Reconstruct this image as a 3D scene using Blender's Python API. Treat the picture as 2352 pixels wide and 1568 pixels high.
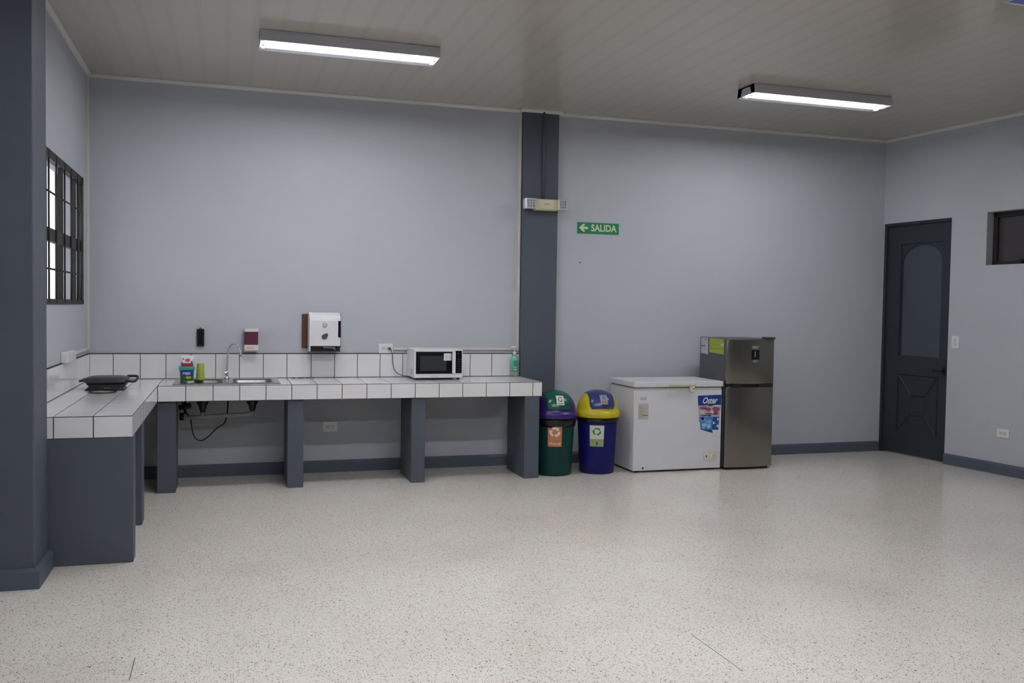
import bpy, bmesh, math, random
from mathutils import Vector, Matrix
random.seed(4)
SC = bpy.context.scene
COL = SC.collection
for o in list(bpy.data.objects): bpy.data.objects.remove(o)

# ------------------------------------------------------------------ camera
RES_X = 2352.0
cam_d = bpy.data.cameras.new('camera'); cam = bpy.data.objects.new('camera', cam_d); COL.objects.link(cam)
_f = 2089.36
cy, sy = math.cos(0.3035), math.sin(0.3035)
F0 = Vector((sy, cy, 0)); R0 = Vector((cy, -sy, 0)); U0 = Vector((0, 0, 1))
cp, sp = math.cos(-0.0368), math.sin(-0.0368)
FW = F0*cp + U0*sp; U1 = U0*cp - F0*sp
cr, sr = math.cos(0.0152), math.sin(0.0152)
RT = R0*cr + U1*sr; UP = U1*cr - R0*sr
M = Matrix((RT, UP, -FW)).transposed().to_4x4(); M.translation = Vector((1.0754, -8.0529, 1.4612))
cam.matrix_world = M
cam_d.sensor_width = 36.0; cam_d.lens = 36.0*_f/RES_X; cam_d.clip_start = 0.05
SC.camera = cam

# ------------------------------------------------------------------ sky and exposure
SC.view_settings.view_transform = 'Standard'; SC.view_settings.look = 'None'
SC.view_settings.gamma = 1.0; SC.view_settings.use_curve_mapping = False
SC.view_settings.exposure = 2.54
W = bpy.data.worlds.new('overcast_sky'); SC.world = W; W.use_nodes = True
nt = W.node_tree; nt.nodes.clear()
bg = nt.nodes.new('ShaderNodeBackground'); wo = nt.nodes.new('ShaderNodeOutputWorld')
bg.inputs[0].default_value = (0.93, 0.94, 1.0, 1); bg.inputs[1].default_value = 0.35
nt.links.new(bg.outputs[0], wo.inputs[0])
TUBE = 14.0          # emission of the fluorescent tubes

# ------------------------------------------------------------------ constants of the room
RW, H, RA = 7.7025, 3.2865, 0.1109
ZC, TC, DC, XL, YL, XR, ZS = 0.8305, 0.1226, 0.6792, 0.5711, 2.5864, 3.6628, 1.0391
REAR = -11.0
PX0, PX1, PY = 3.664, 4.006, 0.06       # pilaster on the back wall

# ------------------------------------------------------------------ materials
def lin(c):
    return tuple(((v/255.0)/12.92 if v/255.0 <= 0.04045 else ((v/255.0+0.055)/1.055)**2.4) for v in c) + (1.0,)
MATS = {}
def pm(name, rgb, rough=0.5, metal=0.0, spec=0.5, var=0.04, scale=6.0, bump=0.0, bscale=120.0, coat=0.0, alpha=None, aniso=0.0):
    if name in MATS: return MATS[name]
    m = bpy.data.materials.new(name); m.use_nodes = True; MATS[name] = m
    n = m.node_tree; b = n.nodes['Principled BSDF']; L = n.links
    c = lin(rgb)
    tc = n.nodes.new('ShaderNodeTexCoord')
    no = n.nodes.new('ShaderNodeTexNoise'); no.inputs['Scale'].default_value = scale; no.inputs['Detail'].default_value = 4
    L.new(tc.outputs['Object'], no.inputs['Vector'])
    mx = n.nodes.new('ShaderNodeMix'); mx.data_type = 'RGBA'
    mx.inputs[6].default_value = tuple(v*(1-var) for v in c[:3])+(1,)
    mx.inputs[7].default_value = tuple(min(1, v*(1+var)) for v in c[:3])+(1,)
    L.new(no.outputs['Fac'], mx.inputs[0]); L.new(mx.outputs[2], b.inputs['Base Color'])
    b.inputs['Roughness'].default_value = rough; b.inputs['Metallic'].default_value = metal
    b.inputs['Specular IOR Level'].default_value = spec; b.inputs['Coat Weight'].default_value = coat
    if bump:
        n2 = n.nodes.new('ShaderNodeTexNoise'); n2.inputs['Scale'].default_value = bscale; n2.inputs['Detail'].default_value = 3
        L.new(tc.outputs['Object'], n2.inputs['Vector'])
        bp = n.nodes.new('ShaderNodeBump'); bp.inputs['Strength'].default_value = bump; bp.inputs['Distance'].default_value = 0.004
        L.new(n2.outputs['Fac'], bp.inputs['Height']); L.new(bp.outputs[0], b.inputs['Normal'])
    if alpha is not None: b.inputs['Alpha'].default_value = alpha
    return m

def emis(name, rgb, s):
    m = bpy.data.materials.new(name); m.use_nodes = True; n = m.node_tree; n.nodes.clear()
    e = n.nodes.new('ShaderNodeEmission'); e.inputs[0].default_value = rgb+(1,); e.inputs[1].default_value = s
    o = n.nodes.new('ShaderNodeOutputMaterial'); n.links.new(e.outputs[0], o.inputs[0]); return m

def glass(name, tint, rough=0.02):
    m = bpy.data.materials.new(name); m.use_nodes = True; n = m.node_tree; n.nodes.clear()
    t = n.nodes.new('ShaderNodeBsdfTransparent'); t.inputs[0].default_value = tint
    g = n.nodes.new('ShaderNodeBsdfGlossy'); g.inputs['Roughness'].default_value = rough
    lw = n.nodes.new('ShaderNodeLayerWeight'); p5 = n.nodes.new('ShaderNodeMath'); p5.operation = 'POWER'; p5.inputs[1].default_value = 5.0
    fr = n.nodes.new('ShaderNodeMath'); fr.operation = 'MULTIPLY_ADD'; fr.inputs[1].default_value = 0.45; fr.inputs[2].default_value = 0.03
    n.links.new(lw.outputs['Facing'], p5.inputs[0]); n.links.new(p5.outputs[0], fr.inputs[0])
    mx = n.nodes.new('ShaderNodeMixShader'); o = n.nodes.new('ShaderNodeOutputMaterial')
    n.links.new(fr.outputs[0], mx.inputs[0]); n.links.new(t.outputs[0], mx.inputs[1]); n.links.new(g.outputs[0], mx.inputs[2])
    n.links.new(mx.outputs[0], o.inputs[0]); return m

def node_floor():
    m = bpy.data.materials.new('terrazzo'); m.use_nodes = True; n = m.node_tree; b = n.nodes['Principled BSDF']; L = n.links
    N = n.nodes.new
    tc = N('ShaderNodeTexCoord')
    def noise(s, d=3):
        q = N('ShaderNodeTexNoise'); q.inputs['Scale'].default_value = s; q.inputs['Detail'].default_value = d
        L.new(tc.outputs['Object'], q.inputs['Vector']); return q
    def ramp(src, stops, interp='LINEAR'):
        r = N('ShaderNodeValToRGB'); r.color_ramp.interpolation = interp
        e = r.color_ramp.elements
        e[0].position, e[0].color = stops[0]; e[1].position, e[1].color = stops[-1]
        for p, c in stops[1:-1]:
            k = e.new(p); k.color = c
        L.new(src, r.inputs[0]); return r
    def mix(f, a, bb, ty='MIX'):
        x = N('ShaderNodeMix'); x.data_type = 'RGBA'; x.blend_type = ty
        for i, v in ((0, f), (6, a), (7, bb)):
            if isinstance(v, (int, float, tuple)): x.inputs[i].default_value = v
            else: L.new(v, x.inputs[i])
        return x.outputs[2]
    base = ramp(noise(1.1, 5).outputs['Fac'], [(0.3, lin((228, 222, 211))), (0.7, lin((238, 233, 224)))]).outputs[0]
    mott = ramp(noise(70, 4).outputs['Fac'], [(0.35, (0.92, 0.92, 0.92, 1)), (0.6, (1, 1, 1, 1))]).outputs[0]
    base = mix(1.0, base, mott, 'MULTIPLY')
    def chips(scale, thr, col, cellthr):
        v = N('ShaderNodeTexVoronoi'); v.inputs['Scale'].default_value = scale; v.inputs['Randomness'].default_value = 1.0
        L.new(tc.outputs['Object'], v.inputs['Vector'])
        a = N('ShaderNodeMath'); a.operation = 'LESS_THAN'; a.inputs[1].default_value = thr; L.new(v.outputs['Distance'], a.inputs[0])
        s = N('ShaderNodeSeparateColor'); L.new(v.outputs['Color'], s.inputs[0])
        c = N('ShaderNodeMath'); c.operation = 'GREATER_THAN'; c.inputs[1].default_value = cellthr; L.new(s.outputs[0], c.inputs[0])
        mu = N('ShaderNodeMath'); mu.operation = 'MULTIPLY'; L.new(a.outputs[0], mu.inputs[0]); L.new(c.outputs[0], mu.inputs[1])
        return mu.outputs[0], col
    for sc, th, col, ct in ((55, 0.22, lin((196, 176, 166)), 0.5), (95, 0.25, lin((150, 146, 136)), 0.55), (75, 0.24, lin((122, 116, 108)), 0.82), (48, 0.17, lin((66, 58, 52)), 0.88), (27, 0.12, lin((58, 48, 42)), 0.93), (40, 0.2, lin((190, 160, 150)), 0.8), (150, 0.3, lin((160, 154, 142)), 0.5)):
        f, c = chips(sc, th, col, ct); base = mix(f, base, c)
    # faint pale joints of the 30 cm terrazzo tiles
    sx = N('ShaderNodeSeparateXYZ'); L.new(tc.outputs['Object'], sx.inputs[0])
    def joint(out, off):
        a = N('ShaderNodeMath'); a.operation = 'ADD'; a.inputs[1].default_value = off; L.new(out, a.inputs[0])
        p = N('ShaderNodeMath'); p.operation = 'PINGPONG'; p.inputs[1].default_value = 0.2955/2; L.new(a.outputs[0], p.inputs[0])
        l = N('ShaderNodeMath'); l.operation = 'LESS_THAN'; l.inputs[1].default_value = 0.0017; L.new(p.outputs[0], l.inputs[0]); return l.outputs[0]
    j1, j2 = joint(sx.outputs[0], -2.195+2.955), joint(sx.outputs[1], 11.82)
    mxm = N('ShaderNodeMath'); mxm.operation = 'MAXIMUM'; L.new(j1, mxm.inputs[0]); L.new(j2, mxm.inputs[1])
    jn = ramp(noise(3.0, 2).outputs['Fac'], [(0.42, (0, 0, 0, 1)), (0.56, (0.85, 0.85, 0.85, 1))]).outputs[0]
    mm = N('ShaderNodeMath'); mm.operation = 'MULTIPLY'; L.new(mxm.outputs[0], mm.inputs[0]); L.new(jn, mm.inputs[1])
    base = mix(mm.outputs[0], base, lin((226, 220, 208)))
    def crack(x0, y0, y1):
        def mm2(op, a, b=None):
            q = N('ShaderNodeMath'); q.operation = op
            for i_, v_ in ((0, a), (1, b)):
                if v_ is None: continue
                if isinstance(v_, (int, float)): q.inputs[i_].default_value = v_
                else: L.new(v_, q.inputs[i_])
            return q.outputs[0]
        m1 = mm2('LESS_THAN', mm2('ABSOLUTE', mm2('SUBTRACT', sx.outputs[0], x0)), 0.0022)
        m2 = mm2('LESS_THAN', mm2('ABSOLUTE', mm2('SUBTRACT', sx.outputs[1], (y0+y1)/2)), abs(y1-y0)/2)
        return mm2('MULTIPLY', mm2('MULTIPLY', m1, m2), 0.75)
    for c_ in ((0.7175, -4.31, -4.07), (3.0815, -4.86, -4.42)): base = mix(crack(*c_), base, lin((70, 60, 54)))
    dirt = ramp(noise(0.9, 6).outputs['Fac'], [(0.58, (1, 1, 1, 1)), (0.8, (0.86, 0.85, 0.82, 1))]).outputs[0]
    base = mix(1.0, base, dirt, 'MULTIPLY')
    L.new(base, b.inputs['Base Color'])
    b.inputs['Roughness'].default_value = 0.17; b.inputs['Specular IOR Level'].default_value = 0.5
    return m

def node_ceiling():
    m = bpy.data.materials.new('pvc_ceiling'); m.use_nodes = True; n = m.node_tree; b = n.nodes['Principled BSDF']; L = n.links
    N = n.nodes.new
    tc = N('ShaderNodeTexCoord'); sx = N('ShaderNodeSeparateXYZ'); L.new(tc.outputs['Object'], sx.inputs[0])
    def M2(op, a, bb=None, **k):
        x = N('ShaderNodeMath'); x.operation = op
        for i, v in ((0, a), (1, bb)):
            if v is None: continue
            if isinstance(v, (int, float)): x.inputs[i].default_value = v
            else: L.new(v, x.inputs[i])
        return x.outputs[0]
    P = 0.1757
    ph = M2('PINGPONG', M2('ADD', sx.outputs[0], -1.422+P*40), P/2)      # 0 at a seam
    band = M2('LESS_THAN', ph, 0.020)
    fine = M2('LESS_THAN', M2('PINGPONG', ph, 0.0042), 0.0013)
    groove = M2('MULTIPLY', band, fine)
    cross = M2('LESS_THAN', M2('ABSOLUTE', M2('ADD', sx.outputs[1], 2.285)), 0.002)
    crossb = M2('MULTIPLY', cross, 0.6)
    g = M2('MAXIMUM', groove, crossb)
    mx = N('ShaderNodeMix'); mx.data_type = 'RGBA'; mx.inputs[6].default_value = lin((186, 180, 171)); mx.inputs[7].default_value = lin((172, 166, 158))
    L.new(M2('MULTIPLY', g, 0.8), mx.inputs[0]); L.new(mx.outputs[2], b.inputs['Base Color'])
    bp = N('ShaderNodeBump'); bp.inputs['Strength'].default_value = 0.2; bp.inputs['Distance'].default_value = 0.0015; bp.invert = True
    L.new(g, bp.inputs['Height']); L.new(bp.outputs[0], b.inputs['Normal'])
    b.inputs['Roughness'].default_value = 0.14; b.inputs['Specular IOR Level'].default_value = 0.5
    return m

m_wall = pm('wall_paint_grey_blue', (184, 187, 194), 0.75, spec=0.3, var=0.03, scale=1.5, bump=0.25, bscale=90)
m_dark = pm('slate_paint', (84, 89, 100), 0.55, spec=0.35, var=0.05, scale=3, bump=0.2, bscale=60)
m_base = pm('baseboard_paint', (84, 91, 105), 0.5, spec=0.4, var=0.05, scale=4)
m_door = pm('door_slate_paint', (48, 53, 60), 0.45, spec=0.4, var=0.05, scale=3)
m_doorp = pm('door_panel_paint', (74, 79, 90), 0.4, spec=0.4, var=0.04, scale=3)
m_floor = node_floor(); m_ceil = node_ceiling()
m_trim = pm('white_trim_plastic', (205, 203, 198), 0.4, var=0.03)
m_tile = pm('white_glazed_tile', (226, 225, 226), 0.12, spec=0.5, var=0.025, scale=5)
m_grout = pm('dark_grout', (62, 53, 45), 0.9, var=0.15, scale=25)
m_steel = pm('brushed_steel', (175, 175, 172), 0.25, metal=1, var=0.05, scale=20)
m_bowl = pm('satin_steel_bowl', (150, 150, 148), 0.42, metal=1, var=0.06, scale=12)
m_chrome = pm('chrome', (215, 215, 218), 0.08, metal=1, var=0.01)
m_white = pm('white_plastic', (222, 222, 224), 0.35, var=0.02)
m_cream = pm('cream_plastic', (212, 210, 192), 0.45, var=0.03)
m_cream2 = pm('aged_cream_plastic', (206, 200, 170), 0.45, var=0.03)
m_soap = pm('soft_white_plastic', (222, 216, 205), 0.4, var=0.02)
m_black = pm('black_plastic', (18, 18, 19), 0.35, var=0.1)
m_blackg = pm('black_glass', (10, 10, 12), 0.08, var=0.05)
m_brownwood = pm('dark_brown_frame', (36, 27, 23), 0.5, var=0.15, scale=12)
m_tube = emis('fluorescent_tube', (0.95, 0.97, 1.0), TUBE)
m_tube2 = emis('dimmed_fluorescent_tube', (0.95, 0.97, 1.0), TUBE*0.84)  # right lamp dimmed to darken that side, partly stands in for lens falloff

# ------------------------------------------------------------------ mesh helpers
class MB:
    """collects shapes in world coordinates and links them as one mesh object"""
    def __init__(s): s.v = []; s.f = []; s.m = []; s.sm = []
    def add(s, vs, fs, mi=0, smooth=False):
        o = len(s.v); s.v += [Vector(p) for p in vs]
        for f in fs: s.f.append([i+o for i in f]); s.m.append(mi); s.sm.append(smooth)
        return s
    def box(s, x0, x1, y0, y1, z0, z1, mi=0):
        x0, x1 = min(x0, x1), max(x0, x1); y0, y1 = min(y0, y1), max(y0, y1); z0, z1 = min(z0, z1), max(z0, z1)
        vs = [(x0,y0,z0),(x1,y0,z0),(x1,y1,z0),(x0,y1,z0),(x0,y0,z1),(x1,y0,z1),(x1,y1,z1),(x0,y1,z1)]
        return s.add(vs, [(0,3,2,1),(4,5,6,7),(0,1,5,4),(1,2,6,5),(2,3,7,6),(3,0,4,7)], mi)
    def loft(s, loops, mi=0, smooth=True, cap0=True, cap1=True, closed=True):
        n = len(loops[0]); vs = [p for l in loops for p in l]; fs = []
        for k in range(len(loops)-1):
            for i in range(n if closed else n-1):
                j = (i+1) % n; fs.append((k*n+i, k*n+j, (k+1)*n+j, (k+1)*n+i))
        s.add(vs, fs, mi, smooth)
        if cap0: s.add(loops[0], [tuple(reversed(range(n)))], mi)
        if cap1: s.add(loops[-1], [tuple(range(n))], mi)
        return s
    def lathe(s, cx, cy, prof, n=32, mi=0, smooth=True, cap0=True, cap1=True):
        loops = [[(cx+r*math.cos(2*math.pi*i/n), cy+r*math.sin(2*math.pi*i/n), z) for i in range(n)] for r, z in prof]
        return s.loft(loops, mi, smooth, cap0, cap1)
    def tube(s, pts, r, n=10, mi=0, rr=None):
        pts = [Vector(p) for p in pts]; loops = []; prev = None
        for i, p in enumerate(pts):
            d = (pts[min(i+1, len(pts)-1)]-pts[max(i-1, 0)]).normalized()
            if prev is None:
                a = Vector((0, 0, 1)) if abs(d.z) < 0.9 else Vector((1, 0, 0)); u = d.cross(a).normalized()
            else: u = (prev-d*prev.dot(d)).normalized()
            prev = u; w = d.cross(u); q = rr[i] if rr else r
            loops.append([p+u*q*math.cos(2*math.pi*k/n)+w*q*math.sin(2*math.pi*k/n) for k in range(n)])
        return s.loft(loops, mi, True)
    def prism(s, pts, y0, y1, mi=0, axis='y'):
        """polygon in (x,z) pulled along y"""
        a = [(p[0], y0, p[1]) for p in pts]; b = [(p[0], y1, p[1]) for p in pts]
        if axis == 'x': a = [(y0, p[0], p[1]) for p in pts]; b = [(y1, p[0], p[1]) for p in pts]
        if axis == 'z': a = [(p[0], p[1], y0) for p in pts]; b = [(p[0], p[1], y1) for p in pts]
        return s.loft([a, b], mi, False)
    def xform(s, fn):
        s.v = [Vector(fn(p)) for p in s.v]; return s
    def build(s, name, mats, parent=None, bevel=0.0, seg=2, solid=0.0):
        me = bpy.data.meshes.new(name)
        org = Vector((0, 0, 0))
        p = parent
        while p is not None: org += p.location; p = p.parent
        me.from_pydata([tuple(v-org) for v in s.v], [], s.f); 
        if not isinstance(mats, (list, tuple)): mats = [mats]
        for m in mats: me.materials.append(m)
        for i, p in enumerate(me.polygons): p.material_index = s.m[i]; p.use_smooth = s.sm[i]
        b = bmesh.new(); b.from_mesh(me); bmesh.ops.remove_doubles(b, verts=b.verts, dist=1e-5)
        bmesh.ops.recalc_face_normals(b, faces=b.faces); b.to_mesh(me); b.free(); me.update()
        o = bpy.data.objects.new(name, me); COL.objects.link(o); o.parent = parent
        if solid:
            q = o.modifiers.new('Thickness', 'SOLIDIFY'); q.thickness = solid; q.offset = 1
        if bevel:
            q = o.modifiers.new('Edges', 'BEVEL'); q.width = bevel; q.segments = seg; q.limit_method = 'ANGLE'; q.angle_limit = math.radians(50)
            q.harden_normals = False
        return o

def thing(name, label, cat, loc, group=None):
    o = bpy.data.objects.new(name, None); COL.objects.link(o); o.location = loc; o.empty_display_size = 0.1
    o['label'] = label; o['category'] = cat
    if group: o['group'] = group
    return o
def tag(o, label, cat, group=None):
    o['label'] = label; o['category'] = cat
    if group: o['group'] = group
    return o
def struct(o, label=None, cat=None):
    o['kind'] = 'structure'
    if label: o['label'] = label
    if cat: o['category'] = cat
    return o
def rrect(x0, x1, y0, y1, r, z, n=5):
    pts = []
    for cx, cy, a0 in ((x1-r, y1-r, 0), (x0+r, y1-r, 90), (x0+r, y0+r, 180), (x1-r, y0+r, 270)):
        for k in range(n+1):
            a = math.radians(a0+90*k/n); pts.append((cx+r*math.cos(a), cy+r*math.sin(a), z))
    return pts
def text_mesh(s, size, shear=0.0, bold=0.0, sx=1.0, depth=0.0006):
    """letters as mesh data: list of verts (x, z) and faces"""
    cu = bpy.data.curves.new('lettering', 'FONT'); cu.body = s; cu.size = size; cu.shear = shear; cu.offset = bold
    cu.align_x = 'CENTER'; cu.align_y = 'CENTER'; cu.resolution_u = 4
    o = bpy.data.objects.new('lettering', cu); COL.objects.link(o)
    bpy.context.view_layer.update()
    dg = bpy.context.evaluated_depsgraph_get(); me = bpy.data.meshes.new_from_object(o.evaluated_get(dg))
    vs = [(v.co.x*sx, v.co.y) for v in me.vertices]; fs = [tuple(p.vertices) for p in me.polygons]
    bpy.data.objects.remove(o); bpy.data.curves.remove(cu); bpy.data.meshes.remove(me)
    return vs, fs
def put_text(mb, s, size, place, mi=0, **k):
    vs, fs = text_mesh(s, size, **k); mb.add([place(x, z) for x, z in vs], fs, mi); return mb
def flat(mb, poly, place, mi=0):
    mb.add([place(x, z) for x, z in poly], [tuple(range(len(poly)))], mi); return mb
def grid_patch(mb, x0, x1, z0, z1, place, mi=0, nx=12, nz=4):
    vs = [place(x0+(x1-x0)*i/nx, z0+(z1-z0)*j/nz) for j in range(nz+1) for i in range(nx+1)]
    fs = [(j*(nx+1)+i, j*(nx+1)+i+1, (j+1)*(nx+1)+i+1, (j+1)*(nx+1)+i) for j in range(nz) for i in range(nx)]
    mb.add(vs, fs, mi, True); return mb
def recycle(mb, cx, cz, R, place, mi=0):
    w = 0.42*R
    for k in range(3):
        base = math.radians(90+120*k)
        def P(r, a): return place(cx+r*math.cos(a), cz+r*math.sin(a))
        N = 7; inn = []; out = []
        for i in range(N+1):
            a = base+math.radians(38)-math.radians(74)*i/N
            out.append(P(R, a)); inn.append(P(R-w, a))
        vs = out+inn; mb.add(vs, [(i, i+1, N+2+i, N+1+i) for i in range(N)], mi)
        a = base-math.radians(36)
        mb.add([P(R+0.2*R, a), P(R-w-0.2*R, a), P(R-w/2, a-math.radians(34))], [(0, 1, 2)], mi)
    return mb

# right-wall frame: s = distance from the corner along the wall, d = distance into the room
_n = math.hypot(1, RA); SD = Vector((RA/_n, -1/_n, 0)); ND = Vector((-1/_n, -RA/_n, 0))
def RWX(p): # (s, d, z) -> world
    return Vector((RW, 0, 0))+SD*p[0]+ND*p[1]+Vector((0, 0, p[2]))

# ------------------------------------------------------------------ room shell
struct(MB().box(-0.15, 9.6, REAR, 0.15, -0.12, 0).build('floor', m_floor))
struct(MB().box(-0.15, 9.6, REAR, 0.15, H, H+0.1).build('ceiling', m_ceil))
struct(MB().box(-0.15, 9.6, 0, 0.15, -0.12, H+0.1).build('wall_back', m_wall))
struct(MB().box(-0.15, 9.6, REAR-0.15, REAR, -0.12, H+0.1).build('wall_rear', m_wall))
WY0, WY1, WZ0, WZ1 = -1.90, -0.285, 1.440, 2.415       # window opening in the left wall
wl = MB().box(-0.15, -0.06, REAR, -2.90, -0.12, H+0.1).box(-0.15, 0, -2.90, WY0, -0.12, H+0.1).box(-0.15, 0, WY1, 0, -0.12, H+0.1)
wl.box(-0.15, 0, WY0, WY1, -0.12, WZ0).box(-0.15, 0, WY0, WY1, WZ1, H+0.1)
struct(wl.build('wall_left', m_wall))
DS0, DS1, DZ = 0.004, 0.851, 2.405                       # door opening, along the right wall
QS0, QS1, QZ0, QZ1 = 1.243, 1.95, 1.928, 2.421           # small window
T = -0.15
wr = MB()
wr.box(-0.02, DS0, T, 0, -0.12, H+.1).box(DS0, DS1, T, 0, DZ, H+.1).box(DS1, QS0, T, 0, -0.12, H+.1)
wr.box(QS0, QS1, T, 0, -0.12, QZ0).box(QS0, QS1, T, 0, QZ1, H+.1).box(QS1, 11.1, T, 0, -0.12, H+.1)
struct(wr.xform(RWX).build('wall_right', m_wall))
struct(MB().box(DS0-.02, QS1+.1, T-0.6, T-0.55, 0, H).xform(RWX).build('wall_corridor', m_wall))
# pilaster on the back wall, foreground pilaster on the left wall
struct(MB().box(PX0, PX1, -PY, 0, 0, H).build('wall_pilaster', m_dark, bevel=0.004))
struct(MB().box(-0.10, 0.142, -2.955, -2.60, 0, H).build('wall_column', m_dark, bevel=0.006))
struct(MB().box(-0.75, -0.15, -3.2, 0.6, 2.95, 3.05).build('ceiling_outside_sky_shade', pm('sky_shade_paint', (120, 112, 108), 0.8)))  # added and unseen; cuts sky light on the window reveal and left wall
struct(MB().box(-0.242, -0.15, 0.0, 0.2, -0.12, H+0.1).build('wall_outside_sky_block', pm('sky_block_paint', (84, 72, 72), 0.8)))  # added block hiding the sky from the far panes, colour darkened to suit

def baseboard(name, pts, wpos=None, h=0.104, t=0.022):
    """profile swept along a straight run; pts: (x0,y0,x1,y1,nx,ny)"""
    x0, y0, x1, y1, nx, ny = pts
    prof = [(0, 0), (t, 0), (t, h*0.80), (t*0.35, h), (0, h)]
    a = [(x0+nx*d, y0+ny*d, z) for d, z in prof]; b = [(x1+nx*d, y1+ny*d, z) for d, z in prof]
    return struct(MB().loft([a, b], smooth=False).build(name, m_base))
baseboard('baseboard_back', (PX1, 0, RW+0.0, 0, 0, -1))
baseboard('baseboard_back_counter', (0.0, 0, PX0, 0, 0, -1))
baseboard('baseboard_pilaster', (PX0, -PY, PX1+.02, -PY, 0, -1))
p0 = RWX((DS1+0.004, 0, 0)); p1 = RWX((11, 0, 0))
baseboard('baseboard_right', (p0.x, p0.y, p1.x, p1.y, ND.x, ND.y))
baseboard('baseboard_left', (0, -2.6, 0, 0, 1, 0))
bc = MB()
prof = [(0, 0), (.028, 0), (.028, .088), (.008, .104), (0, .104)]
loop = lambda d, z: [(-.1-d, -2.955-d, z), (.142+d, -2.955-d, z), (.142+d, -2.60, z), (-.1-d, -2.60, z)]
bc.loft([loop(.028, 0), loop(.028, .088), loop(.008, .104), loop(0.001, .104)], smooth=False)
struct(bc.build('baseboard_column', m_base))

def cornice(name, x0, y0, x1, y1, nx, ny, s=0.030):
    prof = [(0, H-0.0005), (s, H-0.0005), (s, H-0.010), (0.010, H-s), (0, H-s)]
    a = [(x0+nx*d, y0+ny*d, z) for d, z in prof]; b = [(x1+nx*d, y1+ny*d, z) for d, z in prof]
    return struct(MB().loft([a, b], smooth=False).build(name, m_trim))
cornice('trim_1', 0, 0, PX0, 0, 0, -1); cornice('trim_2', PX1, 0, RW, 0, 0, -1)
cornice('trim_3', PX0-.03, -PY, PX1+.03, -PY, 0, -1)
cornice('trim_4', 0, -2.6, 0, 0, 1, 0)
q = RWX((0, 0, 0)); q1 = RWX((11, 0, 0)); cornice('trim_5', q.x, q.y, q1.x, q1.y, ND.x, ND.y)

# ------------------------------------------------------------------ left window: dark frame, two rows of panes, iron grille
win = thing('window_1', None, None, (0, WY0, WZ0)); del win['label']; del win['category']; struct(win)
fr = MB(); fd = 0.035; x0, x1 = -0.075, -0.075+fd+0.06
x0, x1 = -0.030, -0.006
fr.box(x0, 0.006, WY0, WY0+.05, WZ0, WZ1).box(x0, 0.006, WY1-.045, WY1, WZ0, WZ1)
fr.box(x0, 0.006, WY0, WY1, WZ0, WZ0+.035).box(x0, 0.006, WY0, WY1, WZ1-.055, WZ1)
fr.box(x0, 0.0, WY0, WY1, 1.842, 1.925)
for y in (-1.755, -1.165, -0.615): fr.box(x0, -0.004, y-.025, y+.025, WZ0, WZ1)
fr.build('window_frame', m_brownwood, win)
gr = MB()
for y in (-1.715, -1.45, -1.13, -0.86, -0.57, -0.40): gr.tube([(0.004, y, WZ0+.01), (0.004, y, WZ1-.01)], 0.006, 8)
for z in (1.665, 2.15): gr.tube([(0.004, WY0+.02, z), (0.004, WY1-.02, z)], 0.006, 8)
gr.build('window_grille', m_brownwood, win)
gl = glass('window_glass', (0.93, 0.94, 0.95, 1))
for k, (a, b) in enumerate(((-1.73, -1.19), (-1.14, -.64), (-.59, -.33))):
    for (c, d) in ((WZ0+.035, 1.842), (1.925, WZ1-.055)):
        MB().box(-0.020, -0.017, a, b, c, d).build('pane', gl, win)
# conduit and socket on the left wall beside the corner
t = tag(MB().box(0, 0.016, -0.062, -0.042, 1.085, H-.03).box(0, 0.016, -0.93, -0.042, 1.072, 1.094).build('cable_trunking', m_trim, bevel=.002),
        'thin white cable trunking in the corner by the barred window', 'cable trunking', 'white cable trunking')
t = thing('power_socket', 'white socket box on the left wall under the barred window', 'socket', (0, -1.12, 1.041), 'wall sockets')
MB().box(0.001, 0.045, -1.29, -0.93, 1.041, 1.113).build('socket_box', m_white, t, bevel=.004)
MB().box(0.045, 0.048, -1.25, -0.97, 1.046, 1.108).build('face_plate', m_trim, t)

# ------------------------------------------------------------------ door in the right wall
def lp(mb): return mb.xform(RWX)
dr = bpy.data.objects.new('door_1', None); COL.objects.link(dr); dr.location = RWX((0.43, 0, 0)); struct(dr)
f = MB().box(DS0, DS0+.03, -0.10, -0.012, 0.0, DZ).box(DS1-.022, DS1, -0.10, -0.012, 0.0, DZ).box(DS0, DS1, -0.10, -0.012, DZ-.03, DZ)
lp(f).build('door_frame', m_door, dr)
a0, a1 = DS0+.03, DS1-.022
g0, g1, gz0, gz1 = 0.205, 0.722, 1.027, 2.185       # arched panel
b0, b1, bz0, bz1 = 0.195, 0.700, 0.236, 0.838       # lower panel
leaf = MB()
D0, D1 = -0.075, -0.038
leaf.box(a0, g0-.0, D0, D1, 0.012, DZ-.03).box(g1, a1, D0, D1, .012, DZ-.03)
leaf.box(g0, g1, D0, D1, gz1, DZ-.03).box(g0, g1, D0, D1, bz1, gz0).box(g0, g1, D0, D1, .012, bz0)
# arched spandrels: half a rounded arch on both sides
sprz = 2.00; ce = (g0+g1)/2; hw = (g1-g0)/2-0.012; topz = 2.165
def arch(u): return sprz+(topz-sprz)*math.sqrt(max(0, 1-u*u))
for i in range(20):
    u0, u1 = -1+2*i/20, -1+2*(i+1)/20
    xa, xb = ce+u0*hw, ce+u1*hw
    leaf.loft([[(xa, D0, arch(u0)), (xb, D0, arch(u1)), (xb, D0, gz1), (xa, D0, gz1)], [(xa, D1-.012, arch(u0)), (xb, D1-.012, arch(u1)), (xb, D1-.012, gz1), (xa, D1-.012, gz1)]], smooth=False)
leaf.box(g0, g0+.012, D0, D1-.012, gz0, gz1).box(g1-.012, g1, D0, D1-.012, gz0, gz1)
lp(leaf).build('door_leaf', m_door, dr)
lp(MB().box(g0, g1, D0, D0+.012, gz0, gz1)).build('arched_panel', m_doorp, dr)
pn = MB().box(b0, b1, D0, D1-.016, bz0, bz1)
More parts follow.
